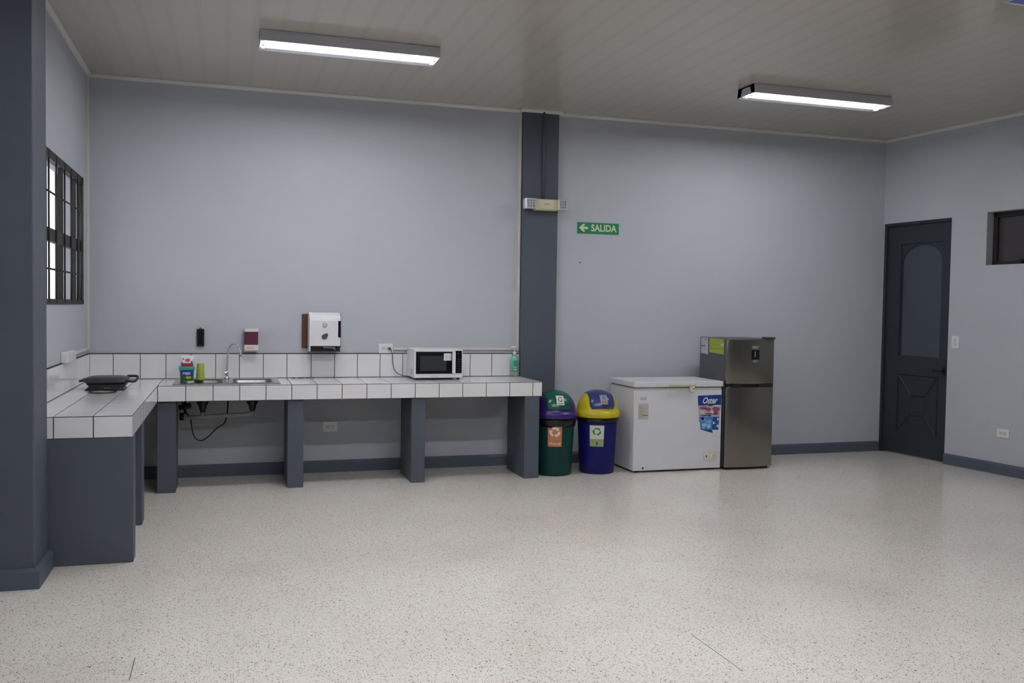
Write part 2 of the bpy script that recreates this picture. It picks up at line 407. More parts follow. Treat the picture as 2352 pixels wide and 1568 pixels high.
s0, s1, sz0, sz1 = 0.372, 0.550, 0.428, 0.628
def ridge(p, q, w=0.010):
    (xa, za), (xb, zb) = p, q; L = math.hypot(xb-xa, zb-za); nx, nz = -(zb-za)/L*w, (xb-xa)/L*w
    base = D1-.016; top = D1-.002
    A = [(xa+nx, base, za+nz), (xa, top, za), (xa-nx, base, za-nz)]; B = [(xb+nx, base, zb+nz), (xb, top, zb), (xb-nx, base, zb-nz)]
    pn.loft([A, B], smooth=False)
for p, q in (((b0, bz0), (s0, sz0)), ((b1, bz0), (s1, sz0)), ((b0, bz1), (s0, sz1)), ((b1, bz1), (s1, sz1)),
             ((s0, sz0), (s1, sz0)), ((s1, sz0), (s1, sz1)), ((s1, sz1), (s0, sz1)), ((s0, sz1), (s0, sz0)),
             ((b0, bz0), (b1, bz0)), ((b1, bz0), (b1, bz1)), ((b1, bz1), (b0, bz1)), ((b0, bz1), (b0, bz0))): ridge(p, q)
lp(pn).build('lower_panel', m_door, dr)
hd = MB().box(.765, .805, D1, D1+.006, .86, .94).tube([(.785, D1, .905), (.785, D1+.045, .905), (.76, D1+.05, .905), (.69, D1+.05, .903)], .008, 8)
lp(hd).build('door_handle', m_black, dr)

# small dark window high in the right wall
w2 = bpy.data.objects.new('window_2', None); COL.objects.link(w2); w2.location = RWX((QS0, 0, QZ0)); struct(w2)
f = MB(); e = 0.045
f.box(QS0, QS0+e, -.13, -.085, QZ0, QZ1).box(QS1-e, QS1, -.13, -.085, QZ0, QZ1).box(QS0, QS1, -.13, -.085, QZ0, QZ0+e*.75).box(QS0, QS1, -.13, -.085, QZ1-e, QZ1)
lp(f).build('window_frame', m_brownwood, w2)
lp(MB().box(QS0+e, QS1-e, -.115, -.110, QZ0+e*.7, QZ1-e)).build('pane', pm('grey_obscured_glass', (62, 58, 62), 0.25, var=.05), w2)
lp(MB().box(1.53, 1.575, -.088, -.07, QZ0+.03, QZ0+.05).box(1.545, 1.56, -.08, -.065, QZ0+.01, QZ0+.045)).build('window_latch', m_black, w2)

def plate(name, label, cat, group, cx, cz, w, h, frame, sockets=2, rocker=False, mat=None):
    """face plate; frame maps (u, d, z) to the world"""
    t = thing(name, label, cat, frame((cx, 0, cz-h/2)), group)
    MB().box(cx-w/2, cx+w/2, 0, .009, cz-h/2, cz+h/2).xform(frame).build('face_plate', mat or m_white, t, bevel=.002)
    if rocker:
        MB().box(cx-.014, cx+.014, .009, .013, cz-.034, cz+.034).xform(frame).build('rocker', m_trim, t, bevel=.001)
    for k in range(sockets):
        u = cx+(k-(sockets-1)/2)*w*.33
        MB().box(u-.016, u+.016, .009, .0105, cz-.014, cz+.014).xform(frame).build('receptacle', m_trim, t, bevel=.002)
        s = MB().box(u-.007, u-.005, .0104, .0108, cz-.002, cz+.008).box(u+.005, u+.007, .0104, .0108, cz-.002, cz+.008).box(u-.002, u+.002, .0104, .0108, cz-.010, cz-.006)
        s.xform(frame).build('socket_slot', m_black, t)
    return t
BK = lambda p: Vector((p[0], -p[1], p[2]))
plate('light_switch', 'white light switch on the right wall just beside the dark door', 'light switch', None, .940, 1.195, .082, .122, RWX, 0, True)
plate('power_socket', 'low white double socket on the right wall under the small dark window', 'socket', 'wall sockets', 1.488, .382, .124, .080, RWX)
plate('power_socket', 'white double socket on the back wall under the counter', 'socket', 'wall sockets', 1.940, .398, .125, .089, BK)
ps = plate('power_socket', 'white double socket left of the microwave with a grey plug in it', 'socket', 'wall sockets', 2.421, 1.085, .128, .087, BK)

# ------------------------------------------------------------------ tiled masonry counter
ct = thing('tiled_counter', 'L-shaped masonry counter with white square tiles, dark grout and slate legs', 'counter', (0.6, -DC/2, 0))
HOLE = (0.70, 1.455, -0.585, -0.09)                      # sink opening x0 x1 y0 y1
GT = 0.0055                                              # grout width
def cut(r, hole):
    x0, x1, y0, y1 = r; a, b, c, d = hole
    if x1 <= a or x0 >= b or y1 <= c or y0 >= d: return [r]
    out = []
    if x0 < a: out.append((x0, a, y0, y1)); x0 = a
    if x1 > b: out.append((b, x1, y0, y1)); x1 = b
    if y0 < c: out.append((x0, x1, y0, c)); y0 = c
    if y1 > d: out.append((x0, x1, d, y1))
    return out
def tiles(mb, xs, ys, fn, mi=1, hole=None, t=0.002, gv=0.0055, e=.0012):
    for i in range(len(xs)-1):
        for j in range(len(ys)-1):
            r = (xs[i]+GT/2, xs[i+1]-GT/2, ys[j]+gv/2, ys[j+1]-gv/2)
            if r[1]-r[0] < .006 or r[3]-r[2] < .006: continue
            for q in (cut(r, hole) if hole else [r]):
                a = [fn(q[0], q[2], 0), fn(q[1], q[2], 0), fn(q[1], q[3], 0), fn(q[0], q[3], 0)]
                b = [fn(q[0], q[2], t*.6), fn(q[1], q[2], t*.6), fn(q[1], q[3], t*.6), fn(q[0], q[3], t*.6)]
                c = [fn(q[0]+e, q[2]+e, t), fn(q[1]-e, q[2]+e, t), fn(q[1]-e, q[3]-e, t), fn(q[0]+e, q[3]-e, t)]
                mb.loft([a, b, c], mi, False, cap0=False)
xf = [XL]+[0.772, 0.971, 1.169, 1.367, 1.5636, 1.7613, 1.959, 2.158, 2.356, 2.556, 2.757, 2.959, 3.1635, 3.371, 3.579]+[XR]
xsb = [0.0, 0.190, 0.380, 0.576]+[0.772, 0.971, 1.169, 1.367, 1.5636, 1.7613, 1.959, 2.158, 2.356, 2.556, 2.757, 2.959, 3.1635, 3.371, 3.579]+[3.655]
ysb = [-DC, -0.50, -0.30, -0.10, 0.0]
yl = [-YL+0.2*k for k in range(0, 10)]+[-DC]
E_ = 0.002
core = MB()
h0, h1, h2, h3 = HOLE
ZB = ZC-TC
for x0, x1, y0, y1 in ((0, h0, -DC+E_, 0), (h1, XR-E_, -DC+E_, 0), (h0, h1, -DC+E_, h2), (h0, h1, h3, 0), (0, XL-E_, -YL+E_, -DC+E_)):
    core.box(x0+.001, x1, y0, y1-.001, ZB, ZC-E_)
tiles(core, [0.0]+[0.17, 0.37]+[XL], yl, lambda u, v, w: (u, v, ZC-E_+w), gv=.0016, e=.0004, t=.0016)
tiles(core, [0.0, 0.17, 0.37, XL]+xf[1:], ysb, lambda u, v, w: (u, v, ZC-E_+w), hole=HOLE, gv=.0016, e=.0004, t=.0016)
core.build('worktop', [m_grout, m_tile], ct)
ff = MB(); tiles(ff, xf, [ZB-.001, ZC-.0035], lambda u, v, w: (u, -DC+E_-w, v)); 
tiles(ff, yl, [ZB-.001, ZC-.0035], lambda u, v, w: (XL-E_+w, u, v))
tiles(ff, [0.0, .17, .37, XL], [ZB-.001, ZC-.0035], lambda u, v, w: (u, -YL+E_-w, v))
tiles(ff, ysb, [ZB-.001, ZC-.0035], lambda u, v, w: (XR-E_+w, u, v))
ff.build('edge_tiles', [m_grout, m_tile], ct)
bs = MB().box(0.001, 3.698, -.0112, -.001, ZC, ZS+.004).box(.001, .0112, -YL, -.001, ZC, ZS+.004)
tiles(bs, [0.010, 0.188, 0.392, 0.590]+[0.786, 0.982, 1.173, 1.370, 1.5665, 1.770, 1.971, 2.170, 2.370, 2.573, 2.776, 2.980, 3.196, 3.401, 3.600]+[3.690], [ZC+.001, ZS-.001], lambda u, v, w: (u, -.010-w, v))
tiles(bs, yl+[-.478, -.278, -.078, -.012], [ZC+.001, ZS-.001], lambda u, v, w: (.010+w, u, v))
bs.build('backsplash', [m_grout, m_tile], ct)
PFY = -0.650
for x0, x1, y0, y1 in ((.566, .700, PFY, -.30), (1.535, 1.660, PFY, -.18), (2.530, 2.647, PFY-.01, -.18), (3.508, 3.640, PFY-.035, -.18)):
    MB().box(x0, x1, y0, y1, 0, ZB).build('support_pillar', m_dark, ct, bevel=.004)
MB().box(.022, XL+.004, -YL+.004, -YL+.13, 0, ZB).build('end_wall', m_dark, ct, bevel=.004)
MB().box(.36, .545, -1.68, -1.52, 0, ZB).build('support_pillar', m_dark, ct, bevel=.004)

# ------------------------------------------------------------------ sink
sk = thing('kitchen_sink', 'stainless steel double bowl sink set into the white tiled counter', 'sink', (1.08, -.33, ZC))
rim = MB(); z = ZC+.004
SX0, SX1, SY0, SY1 = .676, 1.480, -.610, -.045
B1 = (.735, 1.040, -.520, -.170); B2 = (1.120, 1.425, -.520, -.170)
def steel_plate(mb):
    xs = [SX0, B1[0], B1[1], B2[0], B2[1], SX1]; ys = [SY0, B1[2], B1[3], SY1]
    for i in range(5):
        for j in range(3):
            if j == 1 and i in (1, 3): continue
            mb.add([(xs[i], ys[j], z), (xs[i+1], ys[j], z), (xs[i+1], ys[j+1], z), (xs[i], ys[j+1], z)], [(0, 1, 2, 3)])
steel_plate(rim)
rim.loft([rrect(SX0, SX1, SY0, SY1, .0001, z, 1), rrect(SX0-.004, SX1+.004, SY0-.004, SY1+.004, .0001, z-.0035, 1)], smooth=False, cap0=False, cap1=False)
rim.build('sink_rim', m_steel, sk)
for B in (B1, B2):
    b = MB()
    b.loft([rrect(B[0]-.012, B[1]+.012, B[2]-.012, B[3]+.012, .05, z+.0015), rrect(B[0]+.004, B[1]-.004, B[2]+.004, B[3]-.004, .05, z-.010), rrect(B[0]+.012, B[1]-.012, B[2]+.012, B[3]-.012, .055, z-.125),
            rrect(B[0]+.035, B[1]-.035, B[2]+.035, B[3]-.035, .05, z-.150), rrect((B[0]+B[1])/2-.04, (B[0]+B[1])/2+.04, -.385, -.305, .039, z-.153)], cap0=False, cap1=True)
    bo = b.build('sink_bowl', m_bowl, sk)
    cx = (B[0]+B[1])/2
    MB().lathe(cx, -.345, [(.046, z-.152), (.046, z-.175), (.030, z-.20), (.028, z-.225), (.022, z-.23), (.022, z-.245)], 20).build('drain_cup', m_black, bo)
pv = pm('grey_pipe', (140, 140, 136), .45)
MB().tube([(1.2725, -.345, ZC-.245), (1.2725, -.345, .585), (1.268, -.345, .568), (1.25, -.345, .562), (.90, -.345, .549), (.765, -.345, .543)], .0175, 12).tube([(.8875, -.345, ZC-.245), (.8875, -.345, .55)], .017, 12).tube([(.775, -.345, .5435), (.755, -.345, .5425)], .022, 12).build('drain_pipe', pv, sk)
hz = [(1.083, -.10, .72), (1.080, -.20, .60), (1.06, -.33, .50), (1.00, -.34, .455), (.93, -.34, .385), (.885, -.34, .357), (.845, -.34, .365), (.815, -.34, .41), (.80, -.33, .50), (.79, -.30, .535), (.74, -.22, .60), (.72, -.15, .68)]
def smooth_path(p, n=6):
    p = [Vector(q) for q in p]; out = []
    for i in range(len(p)-1):
        a, b, c, d = p[max(i-1, 0)], p[i], p[i+1], p[min(i+2, len(p)-1)]
        for k in range(n):
            t = k/n; out.append(.5*((2*b)+(c-a)*t+(2*a-5*b+4*c-d)*t*t+(3*b-a-3*c+d)*t**3))
    return out+[p[-1]]
MB().tube(smooth_path(hz), .0055, 8).build('water_hose', m_black, sk)
MB().tube([(.70, -.13, .60), (.79, -.15, .62)], .022, 12).tube([(.745, -.14, .55), (.745, -.14, .66)], .012, 10).tube([(.72, -.14, .50), (.72, -.14, .56)], .018, 10).build('shutoff_valve', m_black, sk)

fc = thing('gooseneck_faucet', 'chrome gooseneck faucet standing behind the steel sink', 'faucet', (1.072, -.085, z))
MB().lathe(1.072, -.085, [(.022, z+.0005), (.022, z+.008), (.013, z+.014), (.012, z+.03), (.015, z+.035), (.014, z+.06), (.009, z+.066)], 18).build('faucet_base', m_chrome, fc)
pth = [(1.072, -.085, z+.06), (1.076, -.085, .96), (1.082, -.087, 1.04), (1.090, -.09, 1.085), (1.108, -.098, 1.118), (1.132, -.11, 1.130), (1.155, -.12, 1.118), (1.172, -.13, 1.085), (1.181, -.135, 1.055), (1.183, -.137, 1.03)]
MB().tube(smooth_path(pth), .0075, 12).build('spout', m_chrome, fc)
MB().tube([(1.181, -.135, 1.055), (1.184, -.138, 1.02)], .0095, 12).build('spout_tip', m_chrome, fc)
MB().tube([(1.072, -.085, z+.045), (1.060, -.12, z+.055)], .005, 8).build('faucet_lever', m_chrome, fc)

# items at the sink
tb = thing('detergent_tub', 'round dish soap tub with teal lid ring and blue, green label', 'tub', (.764, -.27, z))
tbx, tby = .764, -.27; tz = z+.002
MB().lathe(tbx, tby, [(.046, tz), (.050, tz+.004), (.055, tz+.085), (.056, tz+.088)], 32).build('tub_body', pm('tub_green', (60, 140, 50), .35), tb)
def cyl(cx, cy, r, a0):
    def place(x, zz, e=0.0012): 
        a = a0+x/r; return (cx+(r+e)*math.cos(a), cy+(r+e)*math.sin(a), zz)
    return place
A0 = math.atan2(-8.05-tby, 1.075-tbx)
def conep(cx, cy, r0, z0, r1, z1, a0, e=0.0012):
    def place(x, zz):
        t = (zz-z0)/(z1-z0); r = r0+(r1-r0)*t+e; a = a0+x/r0; return (cx+r*math.cos(a), cy+r*math.sin(a), zz)
    return place
pl = conep(tbx, tby, .050, tz+.004, .055, tz+.085, A0)
lb = MB(); grid_patch(lb, -.055, .055, tz+.035, tz+.082, pl, 0); 
pl2 = conep(tbx, tby, .050, tz+.004, .055, tz+.085, A0, .002)
lbm = [pm('label_blue', (35, 75, 165), .35), pm('label_white', (225, 225, 225), .4), pm('label_yellow', (205, 190, 50), .4)]
put_text(lb, 'rex', .040, lambda x, zz: pl2(x-.004, tz+.063+zz), 1, bold=.0012, shear=.15)
flat(lb, [(.012+.022*math.cos(a*math.pi/5), tz+.028+.013*math.sin(a*math.pi/5)) for a in range(10)], pl2, 2)
lb.build('front_label', lbm, tb)
MB().lathe(tbx, tby, [(.060, tz+.086), (.062, tz+.090), (.062, tz+.110), (.060, tz+.114), (.03, tz+.114)], 32).build('lid', pm('teal_plastic', (50, 175, 160), .35), tb)
bgp = thing('detergent_bag', 'small white and red detergent bag sitting on the soap tub', 'bag', (tbx, tby, tz+.115))
zb = tz+.115
bb = MB()
lps = []
for k, (w, d, zz) in enumerate(((.048, .020, 0), (.054, .028, .012), (.054, .026, .045), (.055, .015, .070), (.058, .003, .085))):
    lps.append([(tbx+w*math.cos(2*math.pi*i/20)+.003, tby+d*math.sin(2*math.pi*i/20), zb+zz+(0.004*math.sin(i*1.9) if k == 4 else 0)) for i in range(20)])
bb.loft(lps).build('bag_body', pm('bag_white', (222, 222, 228), .3), bgp)
bl = MB()
fy = lambda x, zz: (tbx+.003+x, tby-.0295-.0*zz, zb+zz)
def fy(x, zz):
    t = zz/.085; d = .029 if t < .5 else .029-(t-.5)*2*.022
    return (tbx+.003+x, tby-d*math.sqrt(max(.05, 1-(x/.056)**2))-.002, zb+zz)
grid_patch(bl, -.034, .044, .002, .026, fy, 0, 10, 3)
flat(bl, [(.006+.018*math.cos(a*math.pi/6), .052+.012*math.sin(a*math.pi/6)) for a in range(12)], fy, 1)
flat(bl, [(-.030+.008*math.cos(a*math.pi/4), .060+.005*math.sin(a*math.pi/4)) for a in range(8)], fy, 1)
flat(bl, [(.025, .028), (.044, .028), (.040, .045), (.028, .040)], fy, 2)
grid_patch(bl, -.044, -.036, .002, .034, fy, 3, 2, 2)
bl.build('print', [pm('print_red', (190, 40, 60), .35), pm('print_brick', (200, 60, 50), .35), pm('print_teal', (70, 140, 120), .35), lbm[0]], bgp)
cup = MB(); cxx, cyy = .866, -.21
cup.lathe(cxx, cyy, [(.036, z+.002), (.036, z+.006), (.0285, z+.130), (.027, z+.135), (.01, z+.136)], 28)
tag(cup.build('plastic_tumbler', pm('lime_plastic', (176, 190, 84), .35)), 'lime green plastic tumbler standing right of the soap tub', 'cup')

# small dark marks lying on the counter = keys / crumbs cluster
kk = MB(); random.seed(2)
for i in range(9):
    x = 1.60+i*.022+random.uniform(-.006, .006); y = -.07-random.uniform(0, .05)
    kk.tube([(x, y, ZC+.0042), (x+.014, y+random.uniform(-.01, .01), ZC+.0046)], .003, 6)
kk.tube([(1.66, -.10, ZC+.0052), (1.69, -.085, ZC+.006), (1.71, -.07, ZC+.0052)], .004, 6)
tag(kk.build('key_chain', m_black), 'thin dark chain lying on the counter below the towel dispenser', 'chain')

# ------------------------------------------------------------------ sandwich press
sw = thing('sandwich_press', 'closed black sandwich press on the left arm of the counter', 'sandwich press', (.24, -.93, ZC))
bm_ = pm('press_black', (26, 27, 29), .4, var=.1); bt = pm('press_grey_black', (58, 60, 63), .32, var=.06)
MB().loft([rrect(.110, .372, -1.045, -.80, .02, ZC+.001), rrect(.125, .360, -1.035, -.81, .02, ZC+.016), rrect(.135, .372, -1.03, -.80, .03, ZC+.024), rrect(.130, .380, -1.04, -.79, .03, ZC+.036), rrect(.120, .375, -1.035, -.80, .03, ZC+.046)]).build('base', bm_, sw)
MB().loft([rrect(.125, .372, -1.03, -.81, .03, ZC+.047), rrect(.108, .385, -1.045, -.80, .03, ZC+.058), rrect(.098, .392, -1.05, -.79, .035, ZC+.072), rrect(.110, .385, -1.03, -.80, .04, ZC+.086), rrect(.150, .345, -.99, -.84, .04, ZC+.096)]).build('lid', bt, sw)
lp_ = [(.380, -1.03, ZC+.068), (.425, -1.03, ZC+.064), (.446, -1.0, ZC+.066), (.446, -.84, ZC+.082), (.425, -.81, ZC+.086), (.370, -.81, ZC+.086)]
MB().tube(smooth_path(lp_), .009, 10).build('handle', bm_, sw)
lp_ = [(.105, -1.03, ZC+.072), (.088, -1.03, ZC+.070), (.082, -1.01, ZC+.066), (.082, -.90, ZC+.066), (.09, -.88, ZC+.070), (.11, -.88, ZC+.075)]
MB().tube(smooth_path(lp_), .008, 10).build('hinge_loop', bm_, sw)
MB().box(.24, .285, -1.052, -1.040, ZC+.016, ZC+.022).build('latch', m_steel, sw)
cb = [(.19, -1.03, ZC+.006), (.165, -1.12, ZC+.006), (.17, -1.22, ZC+.005), (.22, -1.27, ZC+.005), (.29, -1.26, ZC+.005), (.335, -1.20, ZC+.006), (.32, -1.12, ZC+.006), (.28, -1.07, ZC+.006), (.24, -1.045, ZC+.010)]
MB().tube(smooth_path(cb), .0048, 8).build('power_cord', m_black, sw)

# ------------------------------------------------------------------ things on the back wall
t = thing('wall_key_box', 'narrow black plastic holder on the wall left of the faucet', 'wall holder', (.861, 0, 1.10))
MB().box(.832, .891, -.022, 0, 1.102, 1.246).build('holder_body', m_black, t, bevel=.003)
MB().box(.842, .881, -.024, -.022, 1.112, 1.236).build('front_panel', m_blackg, t)
MB().tube([(.850, -.01, 1.244), (.861, -.01, 1.258), (.872, -.01, 1.244)], .003, 8).build('hanger', m_black, t)

t = thing('soap_dispenser', 'cream and maroon soap dispenser on the wall above the sink', 'soap dispenser', (1.268, 0, 1.052))
MB().loft([rrect(1.209, 1.327, -.085, 0, .012, 1.228), rrect(1.209, 1.327, -.085, 0, .012, 1.252)], smooth=False).build('top_cap', m_soap, t)
MB().loft([rrect(1.213, 1.324, -.082, 0, .012, 1.117), rrect(1.213, 1.324, -.082, 0, .012, 1.228)], smooth=False).build('tank', pm('maroon_plastic', (98, 40, 62), .3), t)
MB().loft([rrect(1.216, 1.318, -.060, 0, .010, 1.058), rrect(1.210, 1.326, -.085, 0, .012, 1.072), rrect(1.210, 1.326, -.085, 0, .012, 1.117)], smooth=False).build('push_bar', m_soap, t)
mk = MB()
for i in range(5): mk.box(1.235+i*.012, 1.242+i*.012, -.0858, -.0852, 1.084, 1.096)
mk.build('logo_print', pm('pale_grey_print', (170, 165, 150), .5), t)

t = thing('towel_dispenser', 'white paper towel dispenser with green logo on a brown backing board', 'towel dispenser', (1.86, 0, 1.066))
MB().box(1.690, 2.022, -.020, -.001, 1.090, 1.383).build('backing_board', pm('brown_board', (92, 56, 34), .5, var=.12, scale=14), t, bevel=.002)
bx0, bx1 = 1.738, 2.000
prof = [(-.022, 1.066), (-.185, 1.066), (-.195, 1.13), (-.203, 1.25), (-.203, 1.33), (-.198, 1.352), (-.185, 1.372), (-.14, 1.396), (-.022, 1.400)]
body = MB()
body.prism([(y, zz) for y, zz in prof[2:]]+[(-.022, 1.112), (-.193, 1.112)], bx0, bx1, axis='x')
body.box(bx0, bx0+.012, -.185, -.022, 1.066, 1.112)
body.box(bx0, bx1, -.06, -.022, 1.066, 1.112)
body.build('cover', m_white, t, bevel=.006)
MB().box(bx0+.012, bx1-.002, -.150, -.06, 1.070, 1.112).box(bx0+.012, bx1-.002, -.186, -.150, 1.066, 1.078).build('dispensing_slot', m_black, t)
MB().add([(1.85, -.170, 1.108), (1.955, -.170, 1.104), (1.962, -.175, 1.076), (1.93, -.173, 1.092), (1.86, -.172, 1.094)], [(0, 1, 2, 3, 4)]).build('paper_towel', pm('paper_grey', (120, 135, 135), .8), t, solid=.001)
MB().box(bx1-.022, bx1+.001, -.2045, -.16, 1.188, 1.328).build('side_window', m_blackg, t, bevel=.002)
lg = MB(); P_ = lambda x, zz: (x, -.2075, zz)
cxl, czl = 1.866, 1.290
n = 26
ring = lambda r0, r1, a, b: [([(cxl+r*math.cos(a+(b-a)*i/n), czl+r*math.sin(a+(b-a)*i/n)) for i in range(n+1)]) for r in (r0, r1)]
r0, r1 = ring(.015, .020, 2.2, 2.2+5.6)
lg.add([P_(*q) for q in r0]+[P_(*q) for q in r1], [(i, i+1, n+2+i, n+1+i) for i in range(n)], 0)
flat(lg, [(cxl-.014, czl+.014), (cxl-.004, czl+.016), (cxl-.012, czl+.024)], P_, 0)
flat(lg, [(cxl-.006, czl-.006), (cxl+.006, czl-.006), (cxl, czl+.008)], P_, 0)
lg.build('green_logo', pm('logo_green', (90, 170, 120), .4), t)
lf = MB(); pts = []
for i in range(24):
    a = 2*math.pi*i/24; r = .024*(1+ (0.75*max(0, math.cos(a-math.radians(48)))**6)); pts.append((1.866+r*math.cos(a)*.95-.003, 1.197+r*math.sin(a)*.85-.004))
flat(lf, pts, lambda x, zz: (x, -.2055, zz), 0); lf.build('leaf_window', pm('leaf_grey', (82, 72, 76), .3), t)

# microwave plug and cord on the socket
tag(MB().tube([(2.452, -.012, 1.084), (2.452, -.034, 1.084)], .013, 14).tube(smooth_path([(2.452, -.034, 1.084), (2.462, -.045, 1.075), (2.474, -.045, 1.03), (2.478, -.045, .96), (2.492, -.05, .90), (2.525, -.06, .862), (2.57, -.08, .846), (2.60, -.10, .842)]), .0042, 8).build('plug_cord', pm('cord_grey', (92, 92, 94), .5)),
    'grey plug and cord running from the socket to the microwave', 'cord')

# trunking to the socket and up the pilaster
tag(MB().box(2.487, 3.640, -.016, 0, 1.072, 1.094).box(3.636, 3.659, -.018, 0, 1.066, H-.03).build('cable_trunking', m_trim, bevel=.002),
    'white cable trunking above the microwave rising beside the slate pilaster', 'cable trunking', 'white cable trunking')
tag(MB().tube([(3.853, -PY-.010, H-.001), (3.858, -PY-.010, 2.45)], .011, 12).build('conduit_pipe', m_dark),
    'slate painted conduit pipe running down the pilaster to the emergency light', 'pipe')
em = thing('emergency_light', 'cream twin-head emergency light on the slate pilaster', 'emergency light', (3.86, -PY, 2.36))
MB().loft([rrect(3.760, 3.972, -.135, -PY, .010, 2.362), rrect(3.752, 3.980, -.140, -PY, .012, 2.375), rrect(3.752, 3.980, -.140, -PY, .012, 2.450), rrect(3.758, 3.974, -.135, -PY, .010, 2.462)], smooth=False).build('housing', m_cream2, em)
MB().box(3.800, 3.935, -.146, -.138, 2.372, 2.455).build('front_cover', m_cream2, em, bevel=.003)
MB().box(3.843, 3.893, -.1475, -.1455, 2.415, 2.420).build('logo_print', pm('brown_print', (120, 110, 80), .5), em)
mh = pm('clear_lens', (225, 228, 232), .10, metal=.35, var=.2, scale=60)
for x0, x1 in ((3.652, 3.762), (3.972, 4.060)):
    h = MB().box(x0, x1, -.170, -.095, 2.368, 2.464).build('lamp_head', mh, em, bevel=.010, seg=3)
    g = MB()
    for i in range(1, 4): g.box(x0+(x1-x0)*i/4-.0015, x0+(x1-x0)*i/4+.0015, -.1715, -.1695, 2.376, 2.456)
    for i in range(1, 4): g.box(x0+.008, x1-.008, -.1715, -.1695, 2.368+.024*i-.0012, 2.368+.024*i+.0012)
    g.build('lens_grid', m_black, h)
    MB().box(x0+.03, x1-.03, -.165, -.150, 2.43, 2.450).build('reflector', m_chrome, h)

sg = thing('exit_sign', 'green exit sign with a left arrow and the word SALIDA', 'sign', (4.437, 0, 2.178))
sz = 2.229; tilt = 0.0
MB().box(4.226, 4.651, -.005, -.0005, 2.177, 2.281).build('sign_board', pm('sign_green', (20, 128, 84), .45, var=.03), sg)
s_ = MB(); Ps = lambda x, zz: (x, -.0062, zz)
flat(s_, [(4.242, sz), (4.282, sz+.036), (4.306, sz+.036), (4.284, sz+.011), (4.334, sz+.011), (4.334, sz-.011), (4.284, sz-.011), (4.306, sz-.036), (4.282, sz-.036)], Ps, 0)
put_text(s_, 'SALIDA', .088, lambda x, zz: Ps(4.494+x, sz+zz), 0, bold=.0022, sx=.90)
s_.build('lettering', pm('sign_pale', (214, 220, 178), .5, var=.02), sg)

# nail hole on the wall right of the sign
tag(MB().lathe(4.259, -.004, [(.006, 1.895), (.006, 1.905)], 8).build('wall_screw', m_black), 'tiny dark screw in the back wall below the exit sign', 'screw')

# ------------------------------------------------------------------ microwave
mw = thing('microwave_oven', 'white microwave with black glass door on the tiled counter', 'microwave', (2.815, -.21, ZC))
X0, X1, Y0, Y1, Z0, Z1 = 2.604, 3.032, -.360, -.045, ZC+.016, ZC+.264
MB().box(X0, X1, Y0, Y1, Z0, Z1).build('housing', m_white, mw, bevel=.004)
MB().box(X0, 2.962, Y0-.022, Y0-.001, Z0+.002, Z1-.001).build('door', m_white, mw, bevel=.004)
d = MB().box(X0+.014, 2.946, Y0-.0245, Y0-.020, Z0+.038, Z1-.020).build('door_glass', m_blackg, mw)
MB().box(X0+.05, 2.885, Y0-.0252, Y0-.0240, Z0+.062, Z1-.055).build('door_window', pm('dark_mesh', (40, 44, 46), .35), mw)
MB().box(2.962, X1, Y0-.022, Y0-.001, Z0+.002, Z1-.001).build('control_panel', m_white, mw, bevel=.004)
cpn = MB().box(2.966, X1-.010, Y0-.0245, Y0-.020, Z0+.042, Z1-.012, 0)
for j in range(6):
    for i in range(3): cpn.box(2.976+i*.015, 2.984+i*.015, Y0-.0250, Y0-.0244, Z0+.058+j*.020, Z0+.064+j*.020, 1)
cpn.build('key_pad', [m_blackg, pm('key_grey', (48, 48, 50), .5)], mw)
MB().box(2.990, 2.994, Y0-.0256, Y0-.0244, Z1-.036, Z1-.032).build('indicator', pm('display_white', (235, 235, 240), .3), mw)
MB().box(2.932, 2.962, Y0-.050, Y0-.040, Z0+.042, Z1-.022).box(2.938, 2.958, Y0-.042, Y0-.02, Z0+.045, Z0+.06).box(2.938, 2.958, Y0-.042, Y0-.02, Z1-.045, Z1-.03).build('door_handle', m_white, mw, bevel=.004)
st = MB().box(2.862, 2.928, Y0-.0262, Y0-.0250, Z1-.096, Z1-.034, 0)
for i in range(4): st.box(2.870, 2.905, Y0-.0266, Y0-.0261, Z1-.084+i*.011, Z1-.082+i*.011, 1)
st.box(2.915, 2.919, Y0-.0266, Y0-.0261, Z1-.092, Z1-.044, 1)
st.build('paper_sticker', [pm('paper_white', (228, 228, 224), .7), pm('ink', (60, 60, 64), .6)], mw)
lg = MB()
for i in range(9): lg.box(2.742+i*.0085, 2.748+i*.0085, Y0-.0226, Y0-.0219, Z0+.014, Z0+.021)
lg.build('logo_print', pm('print_light_grey', (165, 165, 170), .5), mw)
for x in (X0+.03, X1-.03):
    for y in (Y0+.03, Y1-.03): MB().lathe(x, y, [(.012, ZC+.001), (.014, ZC+.017)], 12).build('foot', m_black, mw)
vn = MB()
for j in range(4):
    for i in range(6): vn.box(X0-.0008, X0+.001, -.30+i*.012, -.294+i*.012, Z0+.03+j*.012, Z0+.036+j*.012)
vn.build('side_vents', pm('vent_grey', (120, 120, 124), .6), mw)

